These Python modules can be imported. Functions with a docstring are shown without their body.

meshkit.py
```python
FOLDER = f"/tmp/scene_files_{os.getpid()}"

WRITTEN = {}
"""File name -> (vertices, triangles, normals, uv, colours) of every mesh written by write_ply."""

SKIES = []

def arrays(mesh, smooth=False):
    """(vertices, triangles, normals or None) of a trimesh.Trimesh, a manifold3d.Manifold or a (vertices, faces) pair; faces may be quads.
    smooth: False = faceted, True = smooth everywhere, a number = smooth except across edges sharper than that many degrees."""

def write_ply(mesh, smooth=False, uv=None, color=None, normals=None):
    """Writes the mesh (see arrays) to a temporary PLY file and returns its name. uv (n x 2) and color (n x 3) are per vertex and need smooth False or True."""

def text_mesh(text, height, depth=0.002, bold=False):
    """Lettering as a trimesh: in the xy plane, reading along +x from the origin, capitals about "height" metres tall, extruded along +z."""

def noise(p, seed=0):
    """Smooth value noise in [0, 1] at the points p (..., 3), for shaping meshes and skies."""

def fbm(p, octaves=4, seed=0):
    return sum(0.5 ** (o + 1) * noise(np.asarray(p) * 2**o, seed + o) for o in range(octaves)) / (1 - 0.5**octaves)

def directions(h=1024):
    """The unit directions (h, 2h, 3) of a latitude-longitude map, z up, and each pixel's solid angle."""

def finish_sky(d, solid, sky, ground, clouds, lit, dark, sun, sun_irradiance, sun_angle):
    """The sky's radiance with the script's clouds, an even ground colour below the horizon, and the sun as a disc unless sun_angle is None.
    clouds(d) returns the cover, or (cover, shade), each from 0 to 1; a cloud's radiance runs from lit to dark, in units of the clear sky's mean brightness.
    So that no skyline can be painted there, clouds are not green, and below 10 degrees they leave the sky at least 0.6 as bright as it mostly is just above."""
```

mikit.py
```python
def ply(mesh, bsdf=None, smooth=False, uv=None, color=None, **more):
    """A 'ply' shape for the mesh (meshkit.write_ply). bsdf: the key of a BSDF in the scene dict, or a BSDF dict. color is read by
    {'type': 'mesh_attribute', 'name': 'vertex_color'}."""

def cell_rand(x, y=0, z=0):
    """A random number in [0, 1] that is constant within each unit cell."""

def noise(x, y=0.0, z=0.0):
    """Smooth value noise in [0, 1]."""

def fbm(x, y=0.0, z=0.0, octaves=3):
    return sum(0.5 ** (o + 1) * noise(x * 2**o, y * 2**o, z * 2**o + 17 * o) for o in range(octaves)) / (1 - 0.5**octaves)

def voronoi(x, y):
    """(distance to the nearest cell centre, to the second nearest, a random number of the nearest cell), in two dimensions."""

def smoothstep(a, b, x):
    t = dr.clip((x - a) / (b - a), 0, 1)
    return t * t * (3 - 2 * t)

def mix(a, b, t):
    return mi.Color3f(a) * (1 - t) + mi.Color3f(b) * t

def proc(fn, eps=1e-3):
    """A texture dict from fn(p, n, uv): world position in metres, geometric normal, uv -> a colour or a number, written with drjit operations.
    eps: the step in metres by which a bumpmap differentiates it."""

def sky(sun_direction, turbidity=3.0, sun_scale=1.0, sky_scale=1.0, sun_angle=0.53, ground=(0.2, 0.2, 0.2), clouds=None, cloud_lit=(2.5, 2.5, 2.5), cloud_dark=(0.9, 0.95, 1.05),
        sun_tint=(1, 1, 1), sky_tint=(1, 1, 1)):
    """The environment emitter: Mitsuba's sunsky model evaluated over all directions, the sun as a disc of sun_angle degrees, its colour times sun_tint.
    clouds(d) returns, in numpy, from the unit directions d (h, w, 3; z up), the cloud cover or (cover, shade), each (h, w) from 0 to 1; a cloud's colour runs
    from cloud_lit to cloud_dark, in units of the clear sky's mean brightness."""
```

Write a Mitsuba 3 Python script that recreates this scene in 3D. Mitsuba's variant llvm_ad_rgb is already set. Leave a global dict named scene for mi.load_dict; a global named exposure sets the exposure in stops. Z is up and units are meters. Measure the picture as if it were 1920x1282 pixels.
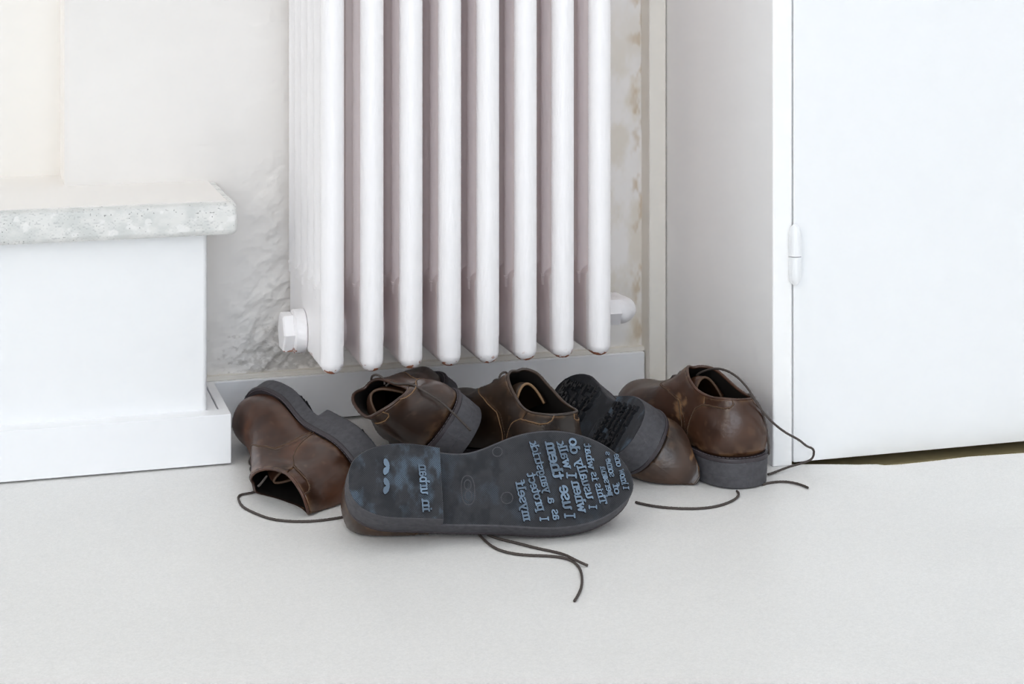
import math, numpy as np, trimesh, mitsuba as mi, drjit as dr, mikit, meshkit
from scipy.interpolate import CubicSpline
from shapely.geometry import LineString, Polygon, box as sbox
from shapely import union_all, affinity
T = mi.ScalarTransform4f
rng = np.random.default_rng(7)

# ---------------------------------------------------------------- camera, light, exposure
CAM_H, FOCAL, HORIZON, YAW = 0.63, 3400.0, -125.0, math.radians(16.7)
fwd = [math.sin(YAW), math.cos(YAW), 0.0]
scene = {
    'camera': {'type': 'perspective', 'fov': 2 * math.degrees(math.atan(960 / FOCAL)), 'fov_axis': 'x',
               'principal_point_offset_x': 0.0, 'principal_point_offset_y': (641 - HORIZON) / 1282,
               'near_clip': 0.05, 'far_clip': 50.0,
               'to_world': T().look_at(origin=[0, 0, CAM_H], target=[fwd[0], fwd[1], CAM_H], up=[0, 0, 1])},
}
exposure = -1.42
WINDOW_LIGHT = [6.35, 7.1, 8.1]
SIDE_FILL_LIGHT = [9.0, 8.4, 7.5]
labels = {}

# ---------------------------------------------------------------- helpers
def add(key, mesh, bsdf, smooth=30, label=None, category=None, group=None, kind=None, uv=None, color=None, **more):
    n, k = 0, key
    while k in scene:
        n += 1; k = f'{key}_{n:03d}'
    scene[k] = mikit.ply(mesh, bsdf, smooth=smooth, uv=uv, color=color, **more)
    d = {a: b for a, b in (('label', label), ('category', category), ('group', group), ('kind', kind)) if b}
    if d: labels[k] = d
    return k

def bx(x0, x1, y0, y1, z0, z1):
    m = trimesh.creation.box([x1 - x0, y1 - y0, z1 - z0]); m.apply_translation([(x0 + x1) / 2, (y0 + y1) / 2, (z0 + z1) / 2]); return m

def cat(*ms): return trimesh.util.concatenate(list(ms))

def rbx(x0, x1, y0, y1, z0, z1, r=0.002, n=3):
    """box with rounded edges"""
    import manifold3d as m3
    s = m3.Manifold.sphere(r, 4 * n)
    pts = [s.translate([x, y, z]) for x in (x0 + r, x1 - r) for y in (y0 + r, y1 - r) for z in (z0 + r, z1 - r)]
    m = m3.Manifold.batch_hull(pts).to_mesh()
    return trimesh.Trimesh(np.array(m.vert_properties[:, :3]), np.array(m.tri_verts), process=False)

def hull(spheres, n=24):
    import manifold3d as m3
    m = m3.Manifold.batch_hull([m3.Manifold.sphere(r, n).translate(list(map(float, p))) for p, r in spheres]).to_mesh()
    return trimesh.Trimesh(np.array(m.vert_properties[:, :3]), np.array(m.tri_verts), process=False)

def lathe(profile, axis, origin, n=32, hexa=False):
    """profile [(r, h)] around an axis direction"""
    k = 6 if hexa else n
    a = np.arange(k) * 2 * np.pi / k
    p = np.array(profile, float)
    z = np.array(axis, float); z /= np.linalg.norm(z)
    x = np.cross(z, [0, 0, 1.0] if abs(z[2]) < .9 else [1.0, 0, 0]); x /= np.linalg.norm(x); y = np.cross(z, x)
    v = [np.array(origin) + h * z + r * (math.cos(t) * x + math.sin(t) * y) for r, h in p for t in a]
    f = [q for i in range(len(p) - 1) for j in range(k) for q in (((i * k + j), i * k + (j + 1) % k, (i + 1) * k + (j + 1) % k), (i * k + j, (i + 1) * k + (j + 1) % k, (i + 1) * k + j))]
    c0, c1 = len(v), len(v) + 1
    v += [np.array(origin) + p[0][1] * z, np.array(origin) + p[-1][1] * z]
    f += [q for j in range(k) for q in ((c0, (j + 1) % k, j), (c1, (len(p) - 1) * k + j, (len(p) - 1) * k + (j + 1) % k))]
    return trimesh.Trimesh(np.array(v), np.array(f), process=False)

def tube(pts, r, n=8, sub=8, closed=False):
    p = np.asarray(pts, float)
    if sub > 1 and len(p) > 2:
        s = np.r_[0, np.cumsum(np.linalg.norm(np.diff(p, axis=0), axis=1))]
        p = CubicSpline(s, p)(np.linspace(0, s[-1], sub * len(p)))
    t = np.gradient(p, axis=0)
    if closed: t = np.roll(p, -1, 0) - np.roll(p, 1, 0)
    t /= np.linalg.norm(t, axis=1, keepdims=True) + 1e-12
    a = np.cross(t[0], [0.3, 0.2, 0.9]); A = []
    for k in range(len(p)):
        a = a - t[k] * (a @ t[k]); a /= np.linalg.norm(a) + 1e-12; A.append(a)
    A = np.array(A); B = np.cross(t, A); th = np.arange(n) * 2 * np.pi / n
    v = p[:, None] + r * (np.cos(th)[None, :, None] * A[:, None] + np.sin(th)[None, :, None] * B[:, None])
    m = len(p); f = []
    for i in range(m if closed else m - 1):
        i2 = (i + 1) % m
        for j in range(n):
            j2 = (j + 1) % n
            f += [(i * n + j, i * n + j2, i2 * n + j2), (i * n + j, i2 * n + j2, i2 * n + j)]
    v = v.reshape(-1, 3)
    if not closed:
        v = np.vstack([v, p[:1], p[-1:]]); c = m * n
        f += [q for j in range(n) for q in ((c, (j + 1) % n, j), (c + 1, (m - 1) * n + j, (m - 1) * n + (j + 1) % n))]
    return trimesh.Trimesh(v, np.array(f), process=False)

def grid_faces(n, m, wrap=False):
    i, j = np.meshgrid(np.arange(n - 1), np.arange(m if wrap else m - 1), indexing='ij')
    j2 = (j + 1) % m
    a, b, c, d = i * m + j, i * m + j2, (i + 1) * m + j2, (i + 1) * m + j
    return np.vstack([np.stack([a, b, c], -1).reshape(-1, 3), np.stack([a, c, d], -1).reshape(-1, 3)])

def grid_box(x0, x1, y0, y1, z0, z1, step, r):
    """finely divided rounded box for worn stone"""
    m = rbx(x0, x1, y0, y1, z0, z1, r, 3)
    import manifold3d as m3
    mm = m3.Manifold(m3.Mesh(np.array(m.vertices, np.float32), np.array(m.faces, np.uint32))).refine_to_length(step).to_mesh()
    return np.array(mm.vert_properties[:, :3], float), np.array(mm.tri_verts)

# ---------------------------------------------------------------- materials
N, FB, SS = mikit.noise, mikit.fbm, mikit.smoothstep
def principled(col, rough, **k): return {'type': 'principled', 'base_color': col if isinstance(col, dict) else {'type': 'rgb', 'value': col}, 'roughness': rough, **k}
def two(b): return {'type': 'twosided', 'bsdf': b}
def bump(b, fn, scale=1.0, eps=1e-3): return {'type': 'bumpmap', 'arbitrary': mikit.proc(fn, eps), 'scale': scale, 'bsdf': b}

def plaster_h(p, n, uv):
    return 0.0011 * FB(p.x * 45, p.y * 45, p.z * 60, 3) + 0.0005 * N(p.x * 240, p.y * 240, p.z * 300)
def plaster_rough_h(p, n, uv):
    near = SS(0.22, 0.0, dr.sqrt(dr.square(p.x - 0.37) + dr.square(p.z - 0.14)))
    return 0.0012 * FB(p.x * 40, p.y * 40, p.z * 40, 3) + 0.0007 * N(p.x * 200, p.y * 200, p.z * 200) + 0.004 * near * FB(p.x * 60, p.y * 60, p.z * 60, 3)
def wall_back_c(p, n, uv):
    base = mikit.mix((0.82, 0.795, 0.765), (0.79, 0.765, 0.735), SS(0.3, 0.75, FB(p.x * 9, p.y * 9, p.z * 7, 3)))
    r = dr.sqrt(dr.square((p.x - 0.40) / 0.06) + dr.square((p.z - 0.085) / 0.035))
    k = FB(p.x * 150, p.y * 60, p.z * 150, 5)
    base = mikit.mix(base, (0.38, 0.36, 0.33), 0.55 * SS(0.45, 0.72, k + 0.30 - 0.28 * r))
    strip = SS(0.80, 0.85, p.x) * SS(0.62, 0.40, p.z)
    k2 = FB(p.x * 40 + 5, p.y * 30, p.z * 20, 4)
    base = mikit.mix(base, (0.70, 0.645, 0.55), 0.7 * strip * SS(0.42, 0.68, k2))
    edge = SS(0.862, 0.880, p.x + 0.012 * (N(p.x * 50, 0, p.z * 70) - 0.5))
    return mikit.mix(base, (0.50, 0.38, 0.24), 0.7 * edge * SS(0.45, 0.68, FB(p.x * 80, p.y * 60, p.z * 35, 3)) * SS(0.66, 0.5, p.z))
def floor_c(p, n, uv):
    g = N(p.x * 900, p.y * 900) * 0.6 + N(p.x * 430, p.y * 430) * 0.4
    c = mikit.mix((0.70, 0.692, 0.672), (0.785, 0.775, 0.755), g)
    return c * (0.97 + 0.06 * FB(p.x * 6, p.y * 6, 0, 3))
def stone_c(p, n, uv):
    k = FB(p.x * 60, p.y * 60, p.z * 60, 5)
    c = mikit.mix((0.60, 0.61, 0.59), (0.72, 0.715, 0.69), SS(0.3, 0.68, k))
    grain = N(p.x * 520, p.y * 520, p.z * 520)
    c = mikit.mix(c, (0.42, 0.43, 0.42), 0.5 * SS(0.58, 0.85, grain) * SS(0.40, 0.60, FB(p.x * 26, p.y * 26 + 2, p.z * 36, 3)))
    c = mikit.mix(c, (0.82, 0.81, 0.79), 0.6 * SS(0.62, 0.75, FB(p.x * 95 + 3, p.y * 95, p.z * 95, 3)))
    pit = SS(0.80, 0.88, N(p.x * 430 + 9, p.y * 430, p.z * 430)) * SS(0.46, 0.58, FB(p.x * 26 + 3, p.y * 26, p.z * 40, 3))
    return mikit.mix(c, (0.22, 0.22, 0.21), 0.75 * pit)
def stone_h(p, n, uv): return 0.0009 * FB(p.x * 130, p.y * 130, p.z * 130, 3)
def radiator_c(p, n, uv):
    base = mi.Color3f(0.85, 0.832, 0.838)
    chip = SS(0.56, 0.66, FB(p.x * 170, p.y * 110, p.z * 170, 3) + 0.30 * SS(0.130, 0.119, p.z) - 0.06)
    low = SS(0.136, 0.124, p.z)
    c = mikit.mix(base, (0.36, 0.14, 0.08), chip * low)
    return c
def radiator_h(p, n, uv): return 0.0005 * FB(p.x * 160, p.y * 160, p.z * 120, 3)
def tread_pattern(uv):
    a, b = (uv.x + uv.y) * 2800.0, (uv.x - uv.y) * 2800.0
    return 0.5 * (dr.sin(a) + dr.sin(b))
def tread_h(p, n, uv): return 0.0004 * tread_pattern(uv)
def tread_c(p, n, uv):
    c = mikit.mix((0.028, 0.030, 0.036), (0.052, 0.054, 0.062), FB(uv.x * 60, uv.y * 60, 1.0, 4))
    heel = SS(0.100, 0.097, uv.x)
    ink = SS(0.48, 0.74, FB(uv.x * 85 + 2, uv.y * 60, 3.0, 5)) * (0.30 + 0.70 * heel)
    knurl = 0.6 + 0.4 * tread_pattern(uv)
    c = mikit.mix(c, (0.13, 0.20, 0.28), 0.75 * ink * knurl)
    dark = SS(0.46, 0.72, FB(uv.x * 70 + 9, uv.y * 55 + 4, 5.0, 5))
    return mikit.mix(c, (0.014, 0.018, 0.024), 0.6 * dark) * (0.82 + 0.22 * tread_pattern(uv))  # knurl relief shaded into the colour, grooves darker
def rubber_c(p, n, uv):
    return mikit.mix((0.042, 0.041, 0.047), (0.076, 0.075, 0.084), FB(p.x * 240, p.y * 240, p.z * 240, 3))
def leather_h(p, n, uv): return 0.00022 * FB(p.x * 420, p.y * 420, p.z * 420, 3) + 0.0010 * FB(p.x * 45, p.y * 45, p.z * 45, 2)
VC = {'type': 'mesh_attribute', 'name': 'vertex_color'}
scene.update({
    'plaster_white': two(bump(principled([0.83, 0.835, 0.84], 0.55), plaster_h)),
    'plaster_back': two(bump(principled(mikit.proc(wall_back_c), 0.7), plaster_rough_h)),
    'ledge_cream': two(bump(principled([0.79, 0.765, 0.735], 0.6), plaster_h, 0.5)),
    'plaster_side': two(bump(principled([0.89, 0.89, 0.885], 0.5), plaster_h, 0.7)),
    'plaster_niche': two(bump(principled([0.85, 0.82, 0.775], 0.6), plaster_h)),
    'paint_gloss': two(bump(principled([0.84, 0.85, 0.86], 0.4), plaster_h, 0.35)),
    'paint_cream': two(bump(principled([0.78, 0.74, 0.67], 0.5), plaster_h, 0.8)),
    'plastic_white': two(principled([0.86, 0.865, 0.875], 0.35)),
    'room_white': two(principled([0.72, 0.72, 0.72], 0.8)),
    'floor_lino': two(principled(mikit.proc(floor_c), 0.42, specular=0.4)),
    'under_lino': two(principled([0.34, 0.29, 0.17], 0.7)),
    'dark_gap': two(principled([0.05, 0.045, 0.035], 0.9)),
    'stone': two(bump(principled(mikit.proc(stone_c), 0.7), stone_h)),
    'radiator_paint': two(bump(principled(mikit.proc(radiator_c), 0.38), radiator_h)),
    'radiator_pink': two(bump(principled([0.78, 0.70, 0.695], 0.45), radiator_h)),  # pinkish tone for connectors and for rear columns and webs past the first section
    'leather': two(bump(principled(VC, 0.31, specular=0.6), leather_h, 1.0, 5e-4)),
    'cut_edge': two(principled([0.085, 0.045, 0.024], 0.6)),
    'cut_edge_tan': two(principled([0.20, 0.115, 0.055], 0.6)),
    'thread': two(principled([0.060, 0.036, 0.022], 0.7)),
    'lining': two(principled([0.014, 0.012, 0.011], 0.9, specular=0.1)),
    'welt_rubber': two(principled([0.040, 0.033, 0.038], 0.5)),
    'welt_thread': two(principled([0.10, 0.085, 0.095], 0.6)),
    'rubber': two(principled(mikit.proc(rubber_c), 0.62)),
    'tread': two(bump(principled(mikit.proc(tread_c), 0.5), tread_h, 1.0, 1e-4)),
    'letter_ink': two(principled({'type': 'mesh_attribute', 'name': 'vertex_color'}, 0.36)),
    'letter_black': two(principled([0.016, 0.017, 0.020], 0.22)),
    'lace_cord': two(principled([0.058, 0.046, 0.040], 0.65)),
    'window_pane_lit': two(principled([0.8, 0.8, 0.8], 0.3)),
})

# ---------------------------------------------------------------- room
def structure(key, mesh, mat, smooth=False, **k): return add(key, mesh, mat, smooth, kind='structure', **k)
YB = 2.33
# floor, with the ragged edge of the covering in front of the door
edge = [(0.9372, 1.9664), (0.975, 1.955), (1.0106, 1.9425), (1.0330, 1.9375), (1.0400, 1.9310), (1.0608, 1.9285), (1.11, 1.9300), (1.1534, 1.9336), (1.2267, 1.928), (2.6, 1.85)]
floor_poly = Polygon([(-1.5, -2.4), (2.6, -2.4)] + edge[::-1] + [(0.9372, 2.60), (-1.5, 2.60)])
fm = trimesh.creation.extrude_polygon(floor_poly, 0.004, engine='earcut'); fm.apply_translation([0, 0, -0.004])
structure('floor', cat(fm, bx(-1.5, 2.6, -2.4, 2.6, -0.10, -0.022)), 'floor_lino')
# worn ramp under the door
rx = np.linspace(0.9372, 2.6, 60); ex = np.array(edge)
ry = np.interp(rx, ex[:, 0], ex[:, 1]) + 0.002 * (meshkit.noise(np.c_[rx * 40, rx * 0, rx * 0]) - .5)
prof = [(0.0, -0.0008), (0.008, -0.003), (0.02, -0.006), (0.045, -0.012), (0.30, -0.016)]
v = np.array([[x, y - 0.004 + dy * (1 if dy else 0), z] for x, y in zip(rx, ry) for dy, z in prof])
structure('trim_2', trimesh.Trimesh(v, grid_faces(len(rx), len(prof)), process=False), 'under_lino', 60)
# back wall with the niche over the ledge
structure('wall_back', cat(bx(0.1155, 0.96, YB, 2.50, -0.02, 2.8), bx(-0.62, 0.1155, YB, 2.50, -0.02, 0.30), bx(-1.5, -0.62, YB, 2.50, -0.02, 2.8)), 'plaster_back')
structure('wall_niche', bx(-0.62, 0.1155, 2.44, 2.50, 0.30, 2.8), 'plaster_niche')
gx, gz = np.meshgrid(np.linspace(0.27, 0.90, 316), np.linspace(0.055, 0.36, 154), indexing='xy')
gp = np.stack([gx, gx * 0, gz], -1)
near = np.exp(-(((gx - .375) / .055) ** 2 + ((gz - .12) / .085) ** 2)) + .55 * np.exp(-((gx - .372) / .03) ** 2 - ((gz - .27) / .10) ** 2) + .35 * np.exp(-((gz - .07) / .03) ** 2) + .25 * sum(0 for _ in ())
near = np.clip(near, 0, 1) * np.clip((.36 - gz) / .05, 0, 1) * np.clip((gx - .27) / .03, 0, 1) * np.clip((.90 - gx) / .03, 0, 1)
flake = meshkit.fbm(gp * 55, 4, 11); flake = np.round(flake * 7) / 7 * .6 + flake * .4
gy = YB - .0012 - near * np.clip(flake - .33, 0, 1) * .016 * (near > .02)
structure('wall_plaster_patch', trimesh.Trimesh(np.stack([gx, gy, gz], -1).reshape(-1, 3), grid_faces(154, 316), process=False), 'plaster_back', True)
# low wall under the ledge
structure('wall_ledge', rbx(-1.4, 0.274, 2.179, 2.335, -0.01, 0.2748, 0.006), 'plaster_white', 40)
# right wall return and the door beside it
structure('wall_right', cat(rbx(0.9103, 0.9356, 1.962, 2.60, -0.001, 2.8, 0.0025)), 'plaster_side', 40)
structure('door_1', rbx(0.9372, 2.55, 1.962, 2.002, 0.0030, 2.78, 0.0012), 'paint_gloss', 40)
structure('wall_door_back', bx(0.9356, 2.6, 2.30, 2.40, -0.02, 2.8), 'room_white')
hx, hy = 0.9357, 1.9555
def tip(z0, z1, up):
    r = 0.0076; h = z1 - z0
    a = [(r, 0), (r, h * .55), (r * .93, h * .75), (r * .7, h * .92), (r * .3, h)]
    if not up: a = [(q, h - b) for q, b in a][::-1]
    return lathe(a, [0, 0, 1], [hx, hy, z0], 20)
add('door_1__hinge', tip(0.2492, 0.2862, True), 'paint_gloss', 40, label='white painted upper hinge knuckle')
add('door_1__hinge', tip(0.2148, 0.2482, False), 'paint_gloss', 40, label='white painted lower hinge knuckle')
# baseboards
structure('baseboard_back', rbx(0.286, 0.8825, 2.312, YB + .002, 0.0035, 0.0605, 0.0015), 'plastic_white', 40)
structure('trim_3', rbx(0.24, 0.886, 2.318, YB + .002, 0.0600, 0.0665, 0.0015), 'paint_cream', 40)
structure('baseboard_ledge', cat(rbx(-1.4, 0.299, 2.1533, 2.1805, 0.0022, 0.0608, 0.0012), rbx(0.273, 0.2866, 2.1795, 2.3115, 0.0022, 0.0596, 0.0008), rbx(0.2880, 0.299, 2.1795, 2.3115, 0.0022, 0.0608, 0.0012)), 'plastic_white', 40)
structure('trim_1', rbx(0.8840, 0.9090, 2.300, YB + .002, 0.010, 2.78, 0.0022), 'paint_cream', 40)
# the room behind the camera
ly0, ly1, lz0, lz1 = -1.5, 0.3, 0.7, 2.3
structure('wall_left', cat(bx(-1.6, -1.5, -2.4, ly0, -0.02, 2.8), bx(-1.6, -1.5, ly1, 2.5, -0.02, 2.8), bx(-1.6, -1.5, ly0, ly1, -0.02, lz0), bx(-1.6, -1.5, ly0, ly1, lz1, 2.8)), 'room_white')
structure('added_window_2', cat(*[bx(-1.57, -1.52, ly0, ly1, z, z + .05) for z in (lz0, lz1 - .05)], *[bx(-1.57, -1.52, y, y + .05, lz0, lz1) for y in np.linspace(ly0, ly1 - .05, 3)]), 'paint_gloss')
pane2 = trimesh.Trimesh(np.array([[-1.56, ly0, lz0], [-1.56, ly1, lz0], [-1.56, ly1, lz1], [-1.56, ly0, lz1]]), np.array([[0, 1, 2], [0, 2, 3]]), process=False)
add('added_window_2__pane', pane2, 'window_pane_lit', False, emitter={'type': 'area', 'radiance': {'type': 'rgb', 'value': SIDE_FILL_LIGHT}})  # warm side window added out of view to brighten the right wall
structure('wall_far_right', bx(2.6, 2.7, -2.4, 2.5, -0.02, 2.8), 'room_white')
structure('ceiling', bx(-1.6, 2.7, -2.5, 2.6, 2.8, 2.9), 'room_white')
wx0, wx1, wz0, wz1 = -1.4, 1.1, 0.06, 2.50
structure('wall_front', cat(bx(-1.6, wx0, -2.5, -2.4, -.02, 2.8), bx(wx1, 2.7, -2.5, -2.4, -.02, 2.8), bx(wx0, wx1, -2.5, -2.4, -.02, wz0), bx(wx0, wx1, -2.5, -2.4, wz1, 2.8)), 'room_white')
fr = [bx(wx0, wx1, -2.46, -2.41, z, z + .05) for z in (wz0, wz1 - .05)] + [bx(x, x + .05, -2.46, -2.41, wz0, wz1) for x in np.linspace(wx0, wx1 - .05, 3)]
structure('window_1', cat(*fr), 'paint_gloss')
pane = trimesh.Trimesh(np.array([[wx0, -2.455, wz0], [wx1, -2.455, wz0], [wx1, -2.455, wz1], [wx0, -2.455, wz1]]), np.array([[0, 2, 1], [0, 3, 2]]), process=False)
add('window_1__pane', pane, 'window_pane_lit', False, emitter={'type': 'area', 'radiance': {'type': 'rgb', 'value': WINDOW_LIGHT}})

# ---------------------------------------------------------------- stone ledge
sv, sf = grid_box(-1.4, 0.305, 2.138, 2.332, 0.2748, 0.3135, 0.006, 0.007)
nz = meshkit.fbm(sv * 90, 3) - .5; nl = meshkit.fbm(sv * 18, 2, 3) - .5
cdir = sv - np.array([0, 2.24, 0.294]); cdir[:, 0] = np.where(sv[:, 0] > .29, .05, 0)
cdir /= np.linalg.norm(cdir, axis=1, keepdims=True)
edge_w = np.exp(-((sv[:, 1] - 2.138) ** 2 + (sv[:, 2] - .3135) ** 2) / .012 ** 2)
sv = sv + cdir * (nz * .0022 + nl * .002 - edge_w * (.002 + .003 * np.clip(meshkit.fbm(sv * 55, 2, 9) - .45, 0, 1)))[:, None]
ledge = cat(trimesh.Trimesh(sv, sf, process=False), bx(-0.62, 0.1155, 2.331, 2.442, 0.30, 0.3128))
add('stone_ledge', ledge, 'stone', 60, label='pitted pale stone slab lying on the low white wall at the left', category='ledge')
add('stone_ledge__pale_top', cat(rbx(-1.4, 0.2935, 2.151, 2.332, 0.3085, 0.3143, 0.0012), bx(-0.62, 0.1155, 2.330, 2.442, 0.3085, 0.3141)), 'ledge_cream', 40, label='smooth cream top')  # thin paler sheet over the slab, set back from its front edge

# ---------------------------------------------------------------- radiator
RX0, RP, RY, CP, NC = 0.4038, 0.0468, 2.0705, 0.0434, 6
ZH = 0.213
R = 0.0133
yb_ = RY + CP * (NC - 1)
header = hull([((0, RY, .1335), R), ((0, RY + .004, .1325), R * .98), ((0, RY + .012, .1312), R * .9), ((0, RY, ZH - .004), R), ((0, RY + .012, ZH), R * .9)], 28)
upper = hull([((0, RY, .1335), R), ((0, yb_, .1325), R * .9), ((0, RY, ZH - .004), R), ((0, yb_, ZH - .004), R * .9)], 20)
web = hull([((0, RY + .016, .1307), R * .88), ((0, yb_, .1320), R * .88), ((0, yb_, ZH - .002), R * .88), ((0, RY + .02, ZH), R * .88)], 28)
colm = lathe([(R, ZH - .012), (R, ZH - .002), (R + .0008, ZH - .0012), (R + .0008, ZH + .0012), (R, ZH + .002), (R, 0.86)], [0, 0, 1], [0, 0, 0], 28)
hub = lathe([(.021, -RP / 2), (.021, RP / 2)], [1, 0, 0], [0, RY + CP * 2.5, .148], 28)
top = upper.copy(); top.vertices[:, 2] = 0.86 + ZH - top.vertices[:, 2]; top.faces = top.faces[:, ::-1]
tp = mikit.ply(top, 'radiator_paint', smooth=35)
sp = mikit.ply(header, 'radiator_paint', smooth=35); cp = mikit.ply(colm, 'radiator_pink', smooth=35); cw = mikit.ply(colm, 'radiator_paint', smooth=35)
webp = mikit.ply(web, 'radiator_pink', smooth=35); webw = mikit.ply(web, 'radiator_paint', smooth=35)
frontc = lathe([(R * 1.03, ZH - .06), (R * 1.03, 0.84)], [0, 0, 1], [0, 0, 0], 28)
fp = mikit.ply(frontc, 'radiator_paint', smooth=35)
for i in range(8):
    x = RX0 + RP * i
    k = 'radiator__section' + (f'_{i:03d}' if i else '')
    scene[k] = {**sp, 'to_world': T().translate([x, 0, 0])}
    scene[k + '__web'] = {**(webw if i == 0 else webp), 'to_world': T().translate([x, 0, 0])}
    scene[k + '__upper_header'] = {**tp, 'to_world': T().translate([x, 0, 0])}
    for j in range(NC):
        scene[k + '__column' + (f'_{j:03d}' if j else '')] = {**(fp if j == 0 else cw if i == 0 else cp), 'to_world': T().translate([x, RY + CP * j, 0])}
hubm = mikit.ply(hub, 'radiator_pink', smooth=35)
for i in range(7):
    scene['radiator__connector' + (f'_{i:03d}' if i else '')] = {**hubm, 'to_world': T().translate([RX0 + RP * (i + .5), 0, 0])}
py, pz = 2.185, 0.147
add('radiator__end_plug', cat(lathe([(.0255, 0), (.0265, .002), (.0265, .013), (.024, .015)], [-1, 0, 0], [0.3915, py, pz], 32),
    lathe([(.0235, 0), (.0235, .002)], [-1, 0, 0], [0.378, py, pz], 32), lathe([(.0245, 0), (.0250, .001), (.0250, .0115), (.0225, .0135)], [-1, 0, 0], [0.3765, py, pz], 6, True)), 'radiator_paint', 25, label='white hexagonal end plug')
xr = RX0 + 7 * RP + R
add('radiator__valve_nut', cat(lathe([(.0125, 0), (.0125, .05)], [1, 0, 0], [xr - .01, py, pz], 24), lathe([(.0165, 0), (.0185, .002), (.0185, .019), (.0165, .021)], [1, 0, 0], [xr + .032, py, pz], 6, True)), 'radiator_paint', 25, label='white painted union nut')
ex_ = xr + .064
add('radiator__valve_elbow', cat(tube([(xr + .05, py, pz), (ex_ - .008, py, pz), (ex_ - .002, py + .004, pz), (ex_, py + .012, pz), (ex_, py + .04, pz)], .0152, 20, 6), hull([((ex_ - .008, py, pz), .0165), ((ex_ - .004, py + .004, pz), .0165)])), 'radiator_paint', 50, label='white painted pipe elbow')
add('radiator__supply_pipe', tube([(ex_, py + .02, pz), (ex_, YB + .01, pz)], .0105, 20, 1), 'radiator_paint', 50)
labels['radiator'] = {'label': 'tall white column radiator with rust-chipped lower tips above the shoes', 'category': 'radiator'}

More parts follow.
